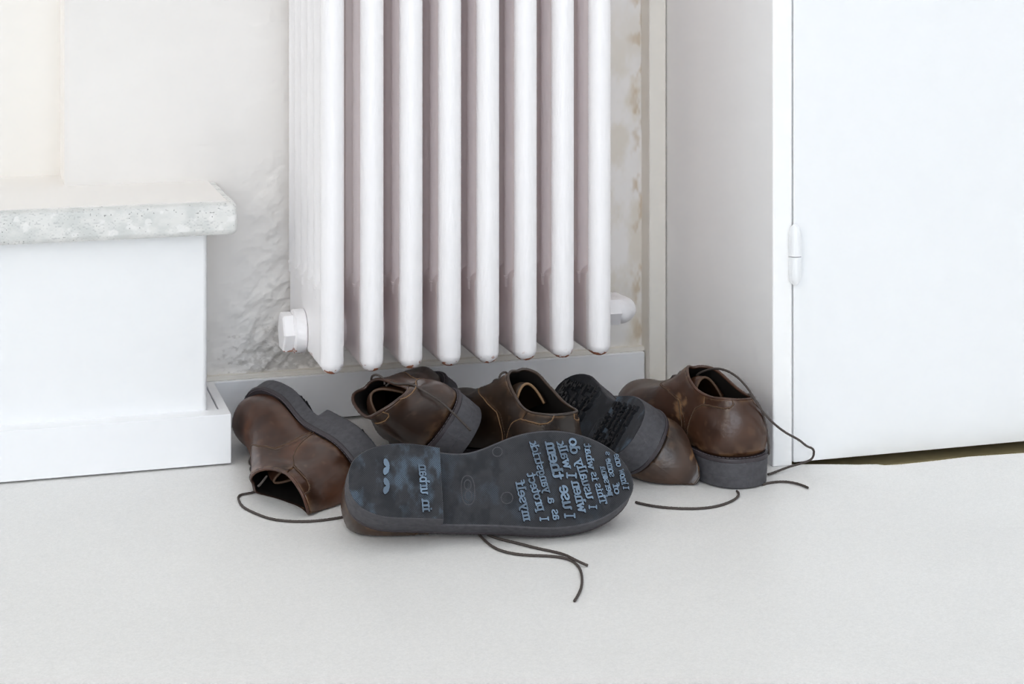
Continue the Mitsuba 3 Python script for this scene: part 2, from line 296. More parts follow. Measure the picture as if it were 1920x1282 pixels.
#SHOES
# ---------------------------------------------------------------- shoe model (metres; x heel to toe, z up from the ground face of the heel)
L = .306
OUT = np.array([(0,0),(.007,.026),(.030,.0410),(.060,.0445),(.105,.0470),(.150,.0515),(.200,.0570),(.245,.0530),(.284,.0345),(.306,.004),
 (.296,-.025),(.264,-.0465),(.215,-.0550),(.170,-.0465),(.128,-.0345),(.098,-.0375),(.060,-.0425),(.030,-.0390),(.007,-.025)]) * [1, .965]
def outline(n=720):
    p = np.vstack([OUT, OUT[:1]]); s = np.r_[0, np.cumsum(np.linalg.norm(np.diff(p, axis=0), axis=1))]
    return CubicSpline(s / s[-1], p, bc_type='periodic')(np.linspace(0, 1, n, endpoint=False))
_o = outline(); _a, _b = _o[:, 0].argmin(), _o[:, 0].argmax(); XA, XB = _o[_a, 0], _o[_b, 0]
_m = np.interp(_o[:, 0], [XA, XB], [_o[_a, 1], _o[_b, 1]])
_lat = _o[_o[:, 1] >= _m]; _lat = _lat[_lat[:, 0].argsort()]; _med = _o[_o[:, 1] <= _m]; _med = _med[_med[:, 0].argsort()]
def yl(x): return np.interp(x, _lat[:, 0], _lat[:, 1])
def ym(x): return np.interp(x, _med[:, 0], _med[:, 1])
def sst(a, b, x): t = np.clip((np.asarray(x, float) - a) / (b - a), 0, 1); return t * t * (3 - 2 * t)
def zb(x): return .014 * (1 - sst(.095, .19, x)) + .013 * np.clip((np.asarray(x, float) - .215) / .09, 0, 1) ** 2
def zt(x): return zb(x) + .016
LEV = np.array([
 [(.008,0,.035),(.018,.028,.035),(.050,.0385,.035),(.115,.0415,.0335),(.195,.0510,.0215),(.268,.0370,.0260),(.299,.0030,.0320),(.278,-.0320,.0280),(.210,-.0490,.0215),(.115,-.0300,.0335),(.050,-.0365,.035),(.018,-.0270,.035)],
 [(.003,0,.054),(.013,.0305,.054),(.048,.0405,.053),(.113,.0430,.0530),(.195,.0520,.0400),(.270,.0380,.0400),(.3005,.003,.0440),(.280,-.0330,.0400),(.210,-.0500,.0400),(.113,-.0310,.0530),(.048,-.0385,.053),(.013,-.0295,.054)],
 [(.003,0,.074),(.013,.0280,.073),(.047,.0375,.071),(.110,.0380,.0720),(.188,.0440,.0580),(.256,.0300,.0570),(.287,.0025,.0600),(.264,-.0260,.0570),(.198,-.0420,.0580),(.110,-.0300,.0720),(.047,-.0355,.071),(.013,-.0270,.073)],
 [(.006,0,.086),(.015,.0250,.085),(.046,.0330,.082),(.103,.0330,.0870),(.172,.0310,.0770),(.222,.0190,.0690),(.240,.0010,.0700),(.226,-.0170,.0690),(.178,-.0290,.0770),(.103,-.0280,.0870),(.046,-.0315,.082),(.015,-.0240,.085)],
 [(.009,0,.094),(.017,.0220,.0935),(.045,.0300,.0905),(.092,.0300,.0955),(.138,.0230,.0940),(.170,.0110,.0870),(.180,.0005,.0865),(.172,-.0110,.0870),(.142,-.0230,.0940),(.092,-.0270,.0955),(.045,-.0290,.0905),(.017,-.0215,.0935)],
 [(.011,0,.1005),(.018,.0200,.1000),(.043,.0285,.0975),(.080,.0285,.1020),(.110,.0215,.1115),(.127,.0090,.1130),(.130,.0,.1110),(.127,-.0090,.1130),(.112,-.0215,.1115),(.080,-.0265,.1020),(.043,-.0275,.0975),(.018,-.0195,.1000)]]) * [1, .965, 1]
_d = np.linalg.norm(np.diff(LEV, axis=0), axis=2).mean(1); TV = np.r_[0, np.cumsum(_d)] / _d.sum()
_CB = CubicSpline(TV, np.eye(6), bc_type='natural')
_TC = ([0, .0465, .0475, .060, .085, .115, .15, .175, .195, .207], [1.0, 1.0, .80, .69, .655, .70, .72, .66, .42, 0.0])
_UF = ([0, .2, .4, .55, .68, .78, .86, 1.0], [.215, .225, .25, .30, .38, .45, .478, .480])

# slab letters drawn as strokes; y 0 baseline, .7 x-height, 1 capital height
def arc(cx, cy, rx, ry, a0, a1, n=14):
    t = np.radians(np.linspace(a0, a1, n)); return list(zip(cx + rx * np.cos(t), cy + ry * np.sin(t)))
def sl(x, y, w=.13): return [(x - w, y), (x + w, y)]
O_ = arc(.3, .35, .24, .35, 0, 360, 22)
GL = {
 'a': (.62, [arc(.27, .2, .2, .2, 60, 360), [(.47, .2), (.47, .5)] , arc(.28, .5, .19, .2, 0, 150), [(.47, .2), (.47, .02), (.6, .02)]]),
 'b': (.62, [[(.1, 0), (.1, 1), (0, 1)], arc(.32, .35, .22, .35, -150, 150)]),
 'c': (.58, [arc(.31, .35, .25, .35, 40, 320)]),
 'd': (.62, [[(.5, 1), (.5, 0), (.6, 0)], [(.4, 1), (.5, 1)], arc(.28, .35, .22, .35, 30, 330)]),
 'e': (.6, [arc(.3, .35, .25, .35, 0, 310), [(.05, .36), (.55, .36)]]),
 'f': (.5, [[(.2, 0), (.2, .8)] + arc(.36, .8, .16, .2, 180, 60), [(.04, .68), (.4, .68)], sl(.2, 0)]),
 'g': (.62, [arc(.27, .38, .2, .3, 0, 360, 20), [(.47, .7), (.47, -.1)] + arc(.27, -.1, .2, .2, 0, -150), [(.47, .68), (.6, .68)]]),
 'h': (.66, [[(.12, 0), (.12, 1), (0, 1)], arc(.3, .45, .2, .25, 170, 0) + [(.5, 0)], sl(.12, 0), sl(.5, 0)]),
 'i': (.4, [[(.05, .68), (.2, .68), (.2, 0)], sl(.2, 0, .18), [(.19, .92), (.21, .93)]]),
 'k': (.64, [[(.12, 0), (.12, 1), (0, 1)], [(.12, .28), (.5, .7)], [(.26, .42), (.54, 0)], sl(.12, 0), sl(.5, .7, .1), sl(.54, 0, .1)]),
 'l': (.4, [[(.05, 1), (.2, 1), (.2, 0)], sl(.2, 0, .18)]),
 'm': (.9, [[(.0, .68), (.1, .68), (.1, 0)], arc(.26, .5, .16, .2, 170, 0) + [(.42, 0)], arc(.58, .5, .16, .2, 170, 0) + [(.74, 0)], sl(.1, 0, .1), sl(.42, 0, .08), sl(.76, 0, .1)]),
 'n': (.66, [[(.0, .68), (.12, .68), (.12, 0)], arc(.31, .45, .2, .25, 170, 0) + [(.51, 0)], sl(.12, 0), sl(.51, 0)]),
 'o': (.6, [O_]),
 'p': (.62, [[(0, .68), (.1, .68), (.1, -.3)], arc(.32, .35, .22, .35, -150, 150), sl(.1, -.3)]),
 'r': (.54, [[(.02, .68), (.16, .68), (.16, 0)], arc(.36, .46, .2, .24, 170, 50), sl(.16, 0, .15)]),
 's': (.54, [arc(.27, .52, .19, .17, 30, 250) + arc(.27, .18, .2, .18, 75, -150)]),
 't': (.5, [[(.2, .95), (.2, .16)] + arc(.34, .16, .14, .15, 180, 330), [(.03, .68), (.42, .68)]]),
 'u': (.66, [[(.0, .68), (.12, .68)] + [(.12, .25)] + arc(.3, .22, .18, .22, 180, 350) + [(.5, .68), (.5, 0), (.6, 0)]]),
 'w': (.86, [[(.06, .7), (.22, 0), (.4, .6), (.58, 0), (.74, .7)], sl(.06, .7, .1), sl(.74, .7, .1)]),
 'y': (.64, [[(.08, .7), (.3, .05)], [(.54, .7), (.24, -.2), (.08, -.28)], sl(.1, .7), sl(.52, .7)]),
 'I': (.5, [[(.24, 0), (.24, 1)], sl(.24, 0, .2), sl(.24, 1, .2)]),
 'T': (.74, [[(.35, 0), (.35, 1)], [(.04, .8), (.04, 1), (.66, 1), (.66, .8)], sl(.35, 0, .16)]),
 ',': (.6, [arc(.3, .55, .16, .26, 100, -40), [(.42, .4), (.22, 0)]]),
}
_GP = {}
def glyph(c, wide=.098):
    if c not in _GP:
        lines = [LineString(s).buffer(wide, quad_segs=2) for s in GL[c][1]]
        g = union_all(lines)
        if c == ',': g = union_all([LineString(arc(.30, .05, .20, .40, 165, 20, 12)).buffer(.15, quad_segs=4)])
        _GP[c] = g.simplify(.012)
    return _GP[c]
def letters(text, start, end, size, depth=.0024, zf=zb, jitter=None):
    """text laid on the ground face along start -> end (local x, y), letter tops towards the toe; returns meshes in local coordinates"""
    a, b = np.array(start, float), np.array(end, float); d = b - a; ln = np.linalg.norm(d); d /= ln
    up = np.array([d[1], -d[0]]);  up = up if up[0] > 0 else -up
    adv = [GL[c][0] if c != ' ' else .5 for c in text]; s = ln / sum(adv); out = []; x = 0
    for c, w in zip(text, adv):
        if c != ' ':
            g = glyph(c)
            if jitter is not None and jitter.random() < .16 and c in 'aeobpd': g = union_all([Polygon(q.exterior) for q in getattr(g, 'geoms', [g])])
            m = trimesh.util.concatenate([trimesh.creation.extrude_polygon(q, 1.0, engine='earcut') for q in getattr(g, 'geoms', [g])])
            v = m.vertices; p = a + np.outer((x + v[:, 0]) * s, d) + np.outer(v[:, 1] * size, up)
            jd = depth * (1 if jitter is None else jitter.uniform(.85, 1.1))
            base = zf(p.mean(0)[0])
            vv = np.c_[p, base + .0006 - v[:, 2] * (jd + .0006)]
            f = m.faces
            mm = trimesh.Trimesh(vv, f, process=False)
            if mm.volume < 0: mm.faces = mm.faces[:, ::-1]
            out.append(mm)
        x += w
    return out
def zheel(x): return 0.0 if x < .099 else float(zb(x))

def ground_loft(xs, z0, z1, inset0, inset1, nb=26, bev0=lambda x: .0012, bev1=.0006):
    """closed body between two heights following the sole outline"""
    rings, k = [], nb + 8
    for x in xs:
        a, b = float(ym(x)), float(yl(x)); w = b - a
        i0, i1 = min(inset0, w * .4), min(inset1, w * .4); bev = min(bev0(x), w * .1)
        q = np.linspace(a + i0 + bev, b - i0 - bev, nb)
        r = [(x, y, z0(x)) for y in q] + [(x, b - i0, z0(x) + bev), (x, b - i1, z1(x) - bev1), (x, b - i1 - bev1, z1(x))]
        q2 = np.linspace(b - i1 - .004 - 0 * w, a + i1 + .004, 3) if w > .02 else np.linspace(b - i1 - w * .2, a + i1 + w * .2, 3)
        r += [(x, y, z1(x)) for y in q2] + [(x, a + i1, z1(x) - bev1), (x, a + i0, z0(x) + bev)]
        rings.append(r)
    v = np.array(rings).reshape(-1, 3); m = len(rings[0]); f = grid_faces(len(rings), m, True)
    c = len(v); v = np.vstack([v, v[:m].mean(0), v[-m:].mean(0)]); j = np.arange(m); o = c - m
    f = np.vstack([f, np.stack([c + 0 * j, j, (j + 1) % m], 1), np.stack([c + 1 + 0 * j, o + (j + 1) % m, o + j], 1)])
    mm = trimesh.Trimesh(v, f, process=False)
    if mm.volume < 0: mm.faces = mm.faces[:, ::-1]
    return mm

LINES_FRONT = []
def ortho(x, z):
    x = np.array(x, float); x /= np.linalg.norm(x); z = np.array(z, float); z -= x * (z @ x); z /= np.linalg.norm(z)
    return np.stack([x, np.cross(z, x), z], 1)

def shoe(idx, side, xa, za, t, label, seed, tone, scuffs=(), letter_mode=None, deform=None, text=None, scale=1.0, press=()):
    key = 'leather_shoe' + (f'_{idx:03d}' if idx else '')
    labels[key] = {'label': label, 'category': 'shoe', 'group': 'brown leather shoes under the radiator'}
    Rm = ortho(xa, za); t = np.array(t, float); sg = np.array([1, side, 1.0])
    lev = LEV.copy()
    r_ = np.random.default_rng(seed)
    if deform is not None:                                   # the soft upper leans and twists against the sole
        for i_, tt_ in enumerate(TV):
            w_ = tt_ ** 1.3; q_ = lev[i_]; q_[:, 2] += q_[:, 1] * math.sin(deform[3] * w_); q_[:, 1] *= math.cos(deform[3] * w_)
            q_ += w_ * np.array(deform[:3])
            if len(deform) > 4: q_[:, 2] += deform[4] * w_ * sst(.07, .125, q_[:, 0])
    cu = CubicSpline(np.linspace(0, 1, 13), np.concatenate([lev, lev[:, :1]], 1).transpose(1, 0, 2), bc_type='periodic')
    def S0(u, tt):
        u, tt = np.broadcast_arrays(np.asarray(u, float), np.asarray(tt, float))
        p = np.einsum('nk,nkc->nc', _CB(tt.ravel()), cu(np.mod(u.ravel(), 1)))
        w = np.clip(tt.ravel() * 3, 0, 1)[:, None]
        dn = np.stack([meshkit.fbm(p * 22 + 7 * c + seed * 3.1, 2, seed + c) - .5 for c in range(3)], 1)
        return (p + w * dn * [.004, .006, .005]).reshape(u.shape + (3,))
    def SN(u, tt, off=0.0):
        u, tt = np.broadcast_arrays(np.asarray(u, float), np.asarray(tt, float)); e = 2e-3
        p = S0(u, tt); n = np.cross(S0(u, np.minimum(tt + e, 1)) - S0(u, np.maximum(tt - e, 0)), S0(u + e, tt) - S0(u - e, tt))
        n /= np.linalg.norm(n, axis=-1, keepdims=True) + 1e-12
        return p + n * np.asarray(off)[..., None] if np.ndim(off) else p + n * off
    q = SN(np.array([.25]), np.array([.3]), .01)[0] - S0(np.array([.25]), np.array([.3]))[0]
    sgn = 1.0 if q[1] > 0 else -1.0
    def world(p):
        w = (np.asarray(p) * sg * scale) @ Rm.T + t
        for p0, pn in press:
            h_ = (w - np.array(p0)) @ np.array(pn); w = w + np.where(h_ < .003, .003 * np.exp(np.clip((h_ - .003) / .003, -30, 0)) - h_, 0)[:, None] * np.array(pn)
        z = w[:, 2]; w[:, 2] = np.where(z < .004, .0007 + .0033 * np.exp(np.clip((z - .004) / .0033, -30, 0)), z)
        return w
    def put(name, v, f, mat, smooth=True, uv=None, color=None, parent=key, flip=None, **k):
        f = np.asarray(f); f = f[:, ::-1] if side < 0 else f
        return add(parent + '__' + name, trimesh.Trimesh(world(v), f, process=False), mat, smooth, uv=uv, color=color, **k)
    base = np.array(tone)
    def col(p, edge=None):
        a = meshkit.fbm(p * 30 + seed, 3, seed)[..., None]; b = meshkit.fbm(p * 16 + 31 + seed, 3, seed + 5)[..., None]; c = meshkit.fbm(p * 110, 3, seed + 2)[..., None]
        k = base * (0.45 + .95 * a if idx == 4 else .15 + 1.5 * a)
        k = k * (1 - .5 * sst(.48, .75, b)) + np.array([.022, .020, .020]) * .5 * sst(.48, .75, b)
        s = sst(.66, .80, c) * .12
        if edge is not None: s = np.maximum(s, np.asarray(edge)[..., None] * sst(.38, .62, c) * .8)
        for cx, cy, cz, rad, amt in scuffs:
            d = np.linalg.norm(p - np.array([cx, cy, cz]), axis=-1)[..., None] / rad
            s = np.maximum(s, amt * sst(.42, .56, c + .35 * (1 - d)) * (d < 1.4))
        return k * (1 - s) + np.array([.21, .115, .055]) * s
    # upper (vamp shell)
    nu, nt = 180, 56
    u, tt = np.meshgrid(np.linspace(0, 1, nu, endpoint=False), np.linspace(0, 1, nt), indexing='xy')
    p = S0(u, tt); f = grid_faces(nt, nu, True)
    put('upper', p.reshape(-1, 3), f if sgn > 0 else f[:, ::-1], 'leather', color=col(p.reshape(-1, 3)))
    # lining
    u, tt = np.meshgrid(np.linspace(0, 1, 120, endpoint=False), np.linspace(.02, 1, 30), indexing='xy')
    p = SN(u, tt, -.0020 * sgn); put('lining', p.reshape(-1, 3), grid_faces(30, 120, True), 'lining', label='dark lining')
    ring = S0(np.linspace(0, 1, 80, endpoint=False), np.full(80, .03)); c = ring.mean(0) ; ring = ring * .985 + c * .015 ; ring[:, 2] += .002
    put('insole', np.vstack([ring, [c + [0, 0, .002]]]), [(80, i, (i + 1) % 80) for i in range(80)], 'lining', False, label='dark insole')
    edges, stitch = [], []
    def patch(u, tt, off, name, **k):
        o = np.full(u.shape, off * sgn); o[0] = o[-1] = -.0006 * sgn; o[:, 0] = o[:, -1] = -.0006 * sgn
        uu = u.copy(); t2 = np.clip(tt, 0, 1)
        uu[0], uu[-1], t2[0], t2[-1] = uu[1], uu[-2], t2[1], t2[-2]; uu[:, 0], uu[:, -1], t2[:, 0], t2[:, -1] = uu[:, 1], uu[:, -2], t2[:, 1], t2[:, -2]
        p = SN(uu, t2, o); n, m = u.shape
        i, j = np.meshgrid(np.arange(n), np.arange(m), indexing='ij')
        ed = np.exp(-np.minimum(np.minimum(i, n - 1 - i) * 1.0, np.minimum(j, m - 1 - j)) / 2.2)
        ff = grid_faces(n, m)
        put(name, p.reshape(-1, 3), ff if sgn > 0 else ff[:, ::-1], 'leather', color=col(p.reshape(-1, 3), ed.reshape(-1)), **k)
        return p
    def seam(uu, t2, off, inset_u=0, inset_t=0):
        edges.append(tube(SN(uu, np.clip(t2, 0, 1), off * sgn), .00075, 6, 1))
    def stitches(uu, t2, off):
        p = SN(uu, np.clip(t2, 0, 1), off * sgn); s = np.r_[0, np.cumsum(np.linalg.norm(np.diff(p, axis=0), axis=1))]
        for a in np.arange(.001, s[-1] - .003, .0034):
            q = np.stack([np.interp([a, a + .0011, a + .0022], s, p[:, i]) for i in range(3)], 1)
            stitch.append(tube(q, .00042, 4, 1))
    for sd in (1, -1):
        tq = np.linspace(0.0, 1.0, 56); uf = np.interp(tq, *_UF); u0 = np.full(56, .170)
        fr_ = np.linspace(0, 1, 48)
        uu = u0[:, None] * (1 - fr_) + uf[:, None] * fr_; t2 = np.repeat(tq[:, None], 48, 1)
        uu = uu if sd > 0 else 1 - uu[:, ::-1]
        patch(uu, t2, .0011, 'quarter')
        tb = np.linspace(.74, 1.0, 16); fb = np.linspace(0.02, .175, 40)   # the strip of the quarter that reaches back to the heel tab
        uu, t2 = np.meshgrid(fb, np.linspace(.6, 1, 16), indexing='xy'); uu = uu if sd > 0 else 1 - uu[:, ::-1]
        patch(uu, t2, .0011, 'quarter_tab')
        e = uf if sd > 0 else 1 - uf
        seam(e, tq, .0009); stitches(e - sd * .010, tq, .0012)
    uc = np.r_[-.207, np.linspace(-.205, -.06, 44), np.linspace(-.0476, -.0464, 4), np.linspace(-.04, .04, 14), np.linspace(.0464, .0476, 4), np.linspace(.06, .205, 44), .207]
    tc = np.interp(np.abs(uc), *_TC)
    fr_ = np.linspace(0, 1, 36); uu = np.repeat(uc[None], 36, 0); t2 = fr_[:, None] * tc[None]
    patch(uu, t2, .0020, 'heel_counter')
    for sd in (1, -1):
        us = np.r_[.0470, .0472, np.linspace(.0476, .207, 70)]; ts = np.interp(us, *_TC); ts[0] = 1.0
        seam(sd * us, ts, .0019); stitches(sd * us, ts - .035, .0022)
        stitches(sd * np.full(24, .043), np.linspace(.76, .98, 24), .0022)
    for name, ms, mat, kk in (('seam_edge', edges, 'cut_edge_tan' if idx in (1, 2) else 'cut_edge', dict(label='tan cut leather edges')), ('stitching', stitch, 'thread', dict(label='fine seam stitching', kind='stuff'))):
        m = trimesh.util.concatenate(ms); put(name, m.vertices, m.faces, mat, **kk)
    # collar rim
    m = tube(SN(np.linspace(0, 1, 140, endpoint=False), np.full(140, 1.0), -.0004 * sgn), .0019, 8, 1, True); put('collar_rim', m.vertices, m.faces, 'leather', color=col(m.vertices) * 1.25, label='rolled collar edge')
    # tongue
    a, b = np.linspace(0, 1, 22), np.linspace(-1, 1, 21)
    px = np.interp(a, [0, .4, .8, 1], [.172, .145, .116, .102]); pzc = np.interp(a, [0, .4, .8, 1], [.078, .090, .101, .103])
    V = []
    for o in (0, -.0022):
        for i in range(22):
            hw = (.013 if idx == 0 else .026) * (1 if a[i] < .85 else math.sqrt(max(0, 1 - ((a[i] - .85) / .17) ** 2)) * .55 + .45)
            V += [(px[i] - .008 * y * y, y * hw, pzc[i] + o - .022 * y * y) for y in b]
    V = np.array(V)
    tw_ = sst(.172, .118, V[:, 0])                     # the tongue follows the upper from its root to its tip
    V[:, 2] += (-.006 if idx == 0 else .003) * tw_
    if deform is not None:
        V[:, 2] += tw_ * (V[:, 1] * math.sin(deform[3]) + (deform[4] * .7 if len(deform) > 4 else 0))
        V += tw_[:, None] * np.array(deform[:3]) * .9
    n = 22 * 21; f = grid_faces(22, 21)
    rim = [i * 21 for i in range(22)] + [21 * 21 + j for j in range(1, 21)] + [i * 21 + 20 for i in range(20, -1, -1)]
    f = np.vstack([f, f[:, ::-1] + n, [q for i in range(len(rim) - 1) for q in ((rim[i], rim[i + 1], rim[i + 1] + n), (rim[i], rim[i + 1] + n, rim[i] + n))]])
    put('tongue', V, f, 'leather', 40 if False else True, color=col(V), label='arched tongue inside the opening')
    m = tube((V[21 * 21:22 * 21] + V[n + 21 * 21:n + 22 * 21]) / 2, .0016, 8, 2); put('tongue__edge', m.vertices, m.faces, 'cut_edge_tan' if idx == 2 else 'cut_edge')
    # lacing over the facings, eyelets
    bars, eye = [], []
    for tv in (.80, .88, .955):
        uu = np.linspace(.462, .538, 9); bars.append(tube(SN(uu, np.full(9, tv), (.0018 + .0012 * np.sin(np.linspace(0, np.pi, 9))) * sgn), .0013, 6, 2))
        for ue in (.462, .538):
            c0 = SN(np.array([ue]), np.array([tv]), .0013 * sgn)[0]; c1 = SN(np.array([ue]), np.array([tv]), .0022 * sgn)[0]
            put('eyelet', *(lambda m: (m.vertices, m.faces))(lathe([(.0026, 0), (.0024, .0009), (.0012, .0009)], c1 - c0, c0, 12)), 'welt_rubber')
    m = trimesh.util.concatenate(bars); put('lacing', m.vertices, m.faces, 'lace_cord', label='dark cord lacing')
    # sole, heel, welt
    xs = XA + (XB - XA) * (1 - np.cos(np.linspace(.05, np.pi - .05, 110))) / 2
    m = ground_loft(xs, lambda x: float(zb(x)), lambda x: float(zt(x)), .0006, .0, bev0=lambda x: .00005 if x < .0975 else .0012)
    sk = put('sole', m.vertices, m.faces, 'rubber', 30 if False else True, uv=m.vertices[:, :2], label='thick dark grey rubber sole') if False else add(key + '__sole', trimesh.Trimesh(world(m.vertices), m.faces[:, ::-1] if side < 0 else m.faces, process=False), 'rubber', 35, label='thick dark grey rubber sole')
    xh = np.r_[XA + (.0975 - XA) * (1 - np.cos(np.linspace(.05, np.pi / 2, 40)))]
    xh = np.r_[xh[xh < .0965], .097, .0975]
    m = ground_loft(xh, lambda x: 0.0, lambda x: .0142, .0016, .0006, bev1=.00005)
    add(key + '__sole__heel', trimesh.Trimesh(world(m.vertices), m.faces[:, ::-1] if side < 0 else m.faces, process=False), 'rubber', 35)
    # knurled ground faces
    for nm, x0, x1, zf, nx in (('heel_tread', XA + .0012, .0972, lambda x: 0.0, 50), ('tread', .0985, XB - .0012, lambda x: float(zb(x)), 90)):
        qx = x0 + (x1 - x0) * ((1 - np.cos(np.linspace(.0, np.pi / 2, nx))) if nm == 'heel_tread' else np.sin(np.linspace(0, np.pi / 2, nx)))
        V = np.array([(x, y, zf(x) - .0004) for x in qx for y in np.linspace(ym(x) + .003, yl(x) - .003, 30)])
        put(nm, V, grid_faces(nx, 30), 'tread', True, uv=V[:, :2], parent=key + '__sole', label='knurled ground face')
    m = ground_loft(xs, lambda x: float(zt(x)), lambda x: float(zt(x)) + .0045, -.0012, -.0004)
    add(key + '__welt', trimesh.Trimesh(world(m.vertices), m.faces[:, ::-1] if side < 0 else m.faces, process=False), 'welt_rubber', 35, label='dark stitched welt')
    ws = []
    oo = outline(600); s = np.r_[0, np.cumsum(np.linalg.norm(np.diff(oo, axis=0), axis=1))]
    for a in np.arange(0, s[-1], .0048):
        q = np.stack([np.interp([a, a + .0016, a + .0032], s, oo[:, i]) for i in range(2)], 1); q = q * .975 + np.array([.004, 0])
        ws.append(tube(np.c_[q, zt(q[:, 0]) + .0047], .0006, 4, 1))
    m = trimesh.util.concatenate(ws); put('welt__stitching', m.vertices, m.faces, 'welt_thread', kind='stuff')
    # faint moulded emblem on the waist
    th_ = np.linspace(0, 2 * np.pi, 40, endpoint=False)
    em = [tube(np.c_[.1264 + .0068 * np.sign(np.cos(th_)) * np.abs(np.cos(th_)) ** .8, .0083 + .0155 * np.sign(np.sin(th_)) * np.abs(np.sin(th_)) ** .8, zb(.1264 + .0068 * np.cos(th_)) - .0003], .0006, 5, 1, True)]
    put('emblem', em[0].vertices, em[0].faces, 'rubber', parent=key + '__sole', label='faint moulded oval emblem')
    for cx, cy, cr, ce in ((.1264, .0025, .0035, 1.5), (.1264, .0141, .0035, 1.5), (.1593, -.0300, .0050, 1), (.1655, .0200, .0060, 1)):
        m = tube(np.c_[cx + cr * np.cos(th_), cy + cr * ce * np.sin(th_), zb(cx + cr * np.cos(th_)) - .0002], .0006, 5, 1, True); put('moulded_ring', m.vertices, m.faces, 'rubber', parent=key + '__sole')
    # raised letters on the ground face
    if letter_mode:
        ms = []
        jr = np.random.default_rng(seed + 50); black = idx == 3
        for tx, a, b, size in text: ms += letters(tx, a, b, size * .85, .0044 if letter_mode == 'stuff' or black else .0030, zheel, jr)
        if letter_mode == 'each':
            for m in ms:
                pale = jr.random()
                m.unmerge_vertices(); fz = np.repeat(m.face_normals[:, 2] < -.7, 3)
                ink = np.array([.012, .013, .015]) if black else np.array([.105, .150, .205]) * jr.uniform(.75, 1.45)
                put('letter', m.vertices, m.faces, 'letter_black' if black else 'letter_ink', False, parent=key + '__sole', color=np.where(fz[:, None], ink, [.022, .022, .025]))
        else:
            m = trimesh.util.concatenate(ms); put('raised_letters', m.vertices, m.faces, 'letter_black', False, parent=key + '__sole', kind='stuff', label='raised rubber letters')
    return key

def lace(key, pts, r=.0013):
    return add(key + '__shoelace', tube(pts, r, 8, 10), 'lace_cord', True, label='loose dark brown lace')
TEXT_BLOCK = [(tx, (x, -.026), (x, .028), .0094) for tx, x in zip(['person', 'usually', 'when I', 'This is', 'a trick'], (.030, .0435, .057, .0705, .084))] + \
 [(tx, (x, -.038), (x, .040), .0094) for tx, x in zip(['myself', 'I protect', 'a trick', 'I use them', 'I walk', 'I usually', 'This is', 'persona'], np.linspace(.160, .258, 8))]
#POSES
LINES_FRONT = [('myself', (0.1807, 0.0456), (0.1752, 0.0036), 0.0104), ('I', (0.1979, 0.0463), (0.1977, 0.0424), 0.0101), ('protect', (0.1964, 0.0362), (0.1877, -0.0036), 0.0101), ('as', (0.2117, 0.0459), (0.2108, 0.0347), 0.0096), ('a', (0.208, 0.0285), (0.2077, 0.022), 0.0096), ('yangstrick', (0.2046, 0.0172), (0.1938, -0.038), 0.0096), ('I', (0.2243, 0.0436), (0.2243, 0.0389), 0.012), ('use', (0.224, 0.0349), (0.2211, 0.0098), 0.0132), ('them', (0.2164, 0.003), (0.2107, -0.0379), 0.0128), ('when', (0.2399, 0.0374), (0.2351, 0.0047), 0.0112), ('I', (0.2308, 0.0009), (0.231, -0.0049), 0.0112), ('walk', (0.2289, -0.0089), (0.2233, -0.0378), 0.0104), ('I', (0.2516, 0.0334), (0.2517, 0.0294), 0.0092), ('usually', (0.2504, 0.0236), (0.2412, -0.0189), 0.0104), ('do', (0.2375, -0.0251), (0.237, -0.0422), 0.0117), ('This', (0.2646, 0.0284), (0.2608, 0.0064), 0.0084), ('is', (0.2585, 0.0035), (0.2575, -0.0057), 0.0084), ('what', (0.2555, -0.0092), (0.2532, -0.0367), 0.0084), ('persona', (0.2744, 0.0192), (0.2687, -0.0126), 0.0078), ('of', (0.2824, 0.0167), (0.2811, 0.0046), 0.0078), ('some', (0.2787, -0.0014), (0.2761, -0.0218), 0.0078), ('s', (0.277, -0.0254), (0.277, -0.0295), 0.0064), ('I', (0.2928, 0.0103), (0.2928, 0.0074), 0.0068), ('know', (0.2918, 0.0054), (0.29, -0.0109), 0.0078), ('one', (0.2882, -0.0135), (0.2861, -0.0274), 0.0076), ('in', (0.0762, 0.0349), (0.0758, 0.0219), 0.0108), ('urban', (0.0751, 0.0165), (0.0741, -0.0151), 0.0108), (',', (0.0355, 0.0152), (0.0361, -0.0005), 0.0136), (',', (0.0362, -0.0051), (0.0368, -0.021), 0.0136)]
LACE_A = [(0.3142, 1.985, 0.0337), (0.308, 1.975, 0.0313), (0.3152, 2.0524, 0.0016), (0.3061, 2.0366, 0.0016), (0.2935, 2.0323, 0.0016), (0.2877, 2.0141, 0.0016), (0.2895, 1.9862, 0.0016), (0.2985, 1.9626, 0.0016), (0.3136, 1.9375, 0.0016), (0.3327, 1.9244, 0.0016), (0.357, 1.9189, 0.0016), (0.3829, 1.9222, 0.0016), (0.3972, 1.9254, 0.0016)]
LACE_E1 = [(0.8392, 2.025, 0.0983), (0.8413, 2.02, 0.1025), (0.8448, 2.012, 0.1067), (0.8479, 1.99, 0.1141), (0.8507, 1.965, 0.1177), (0.8533, 1.94, 0.1165), (0.8536, 1.915, 0.112), (0.8523, 1.893, 0.1064), (0.8561, 1.884, 0.0963), (0.8702, 1.886, 0.0796), (0.8948, 1.896, 0.0599), (0.9226, 1.915, 0.0428), (0.9439, 1.935, 0.0282), (0.9555, 1.946, 0.018), (0.9551, 1.948, 0.0118), (0.9445, 1.946, 0.0076), (0.9229, 1.944, 0.0044), (0.8987, 1.936, 0.0018), (0.8896, 1.931, 0.0022)]
LACE_E2 = [(0.8537, 1.905, 0.104), (0.8548, 1.897, 0.1022), (0.8630, 1.899, 0.0935), (0.8711, 1.903, 0.0780), (0.8765, 1.905, 0.0585), (0.8800, 1.908, 0.0385), (0.8875, 1.925, 0.0294)]
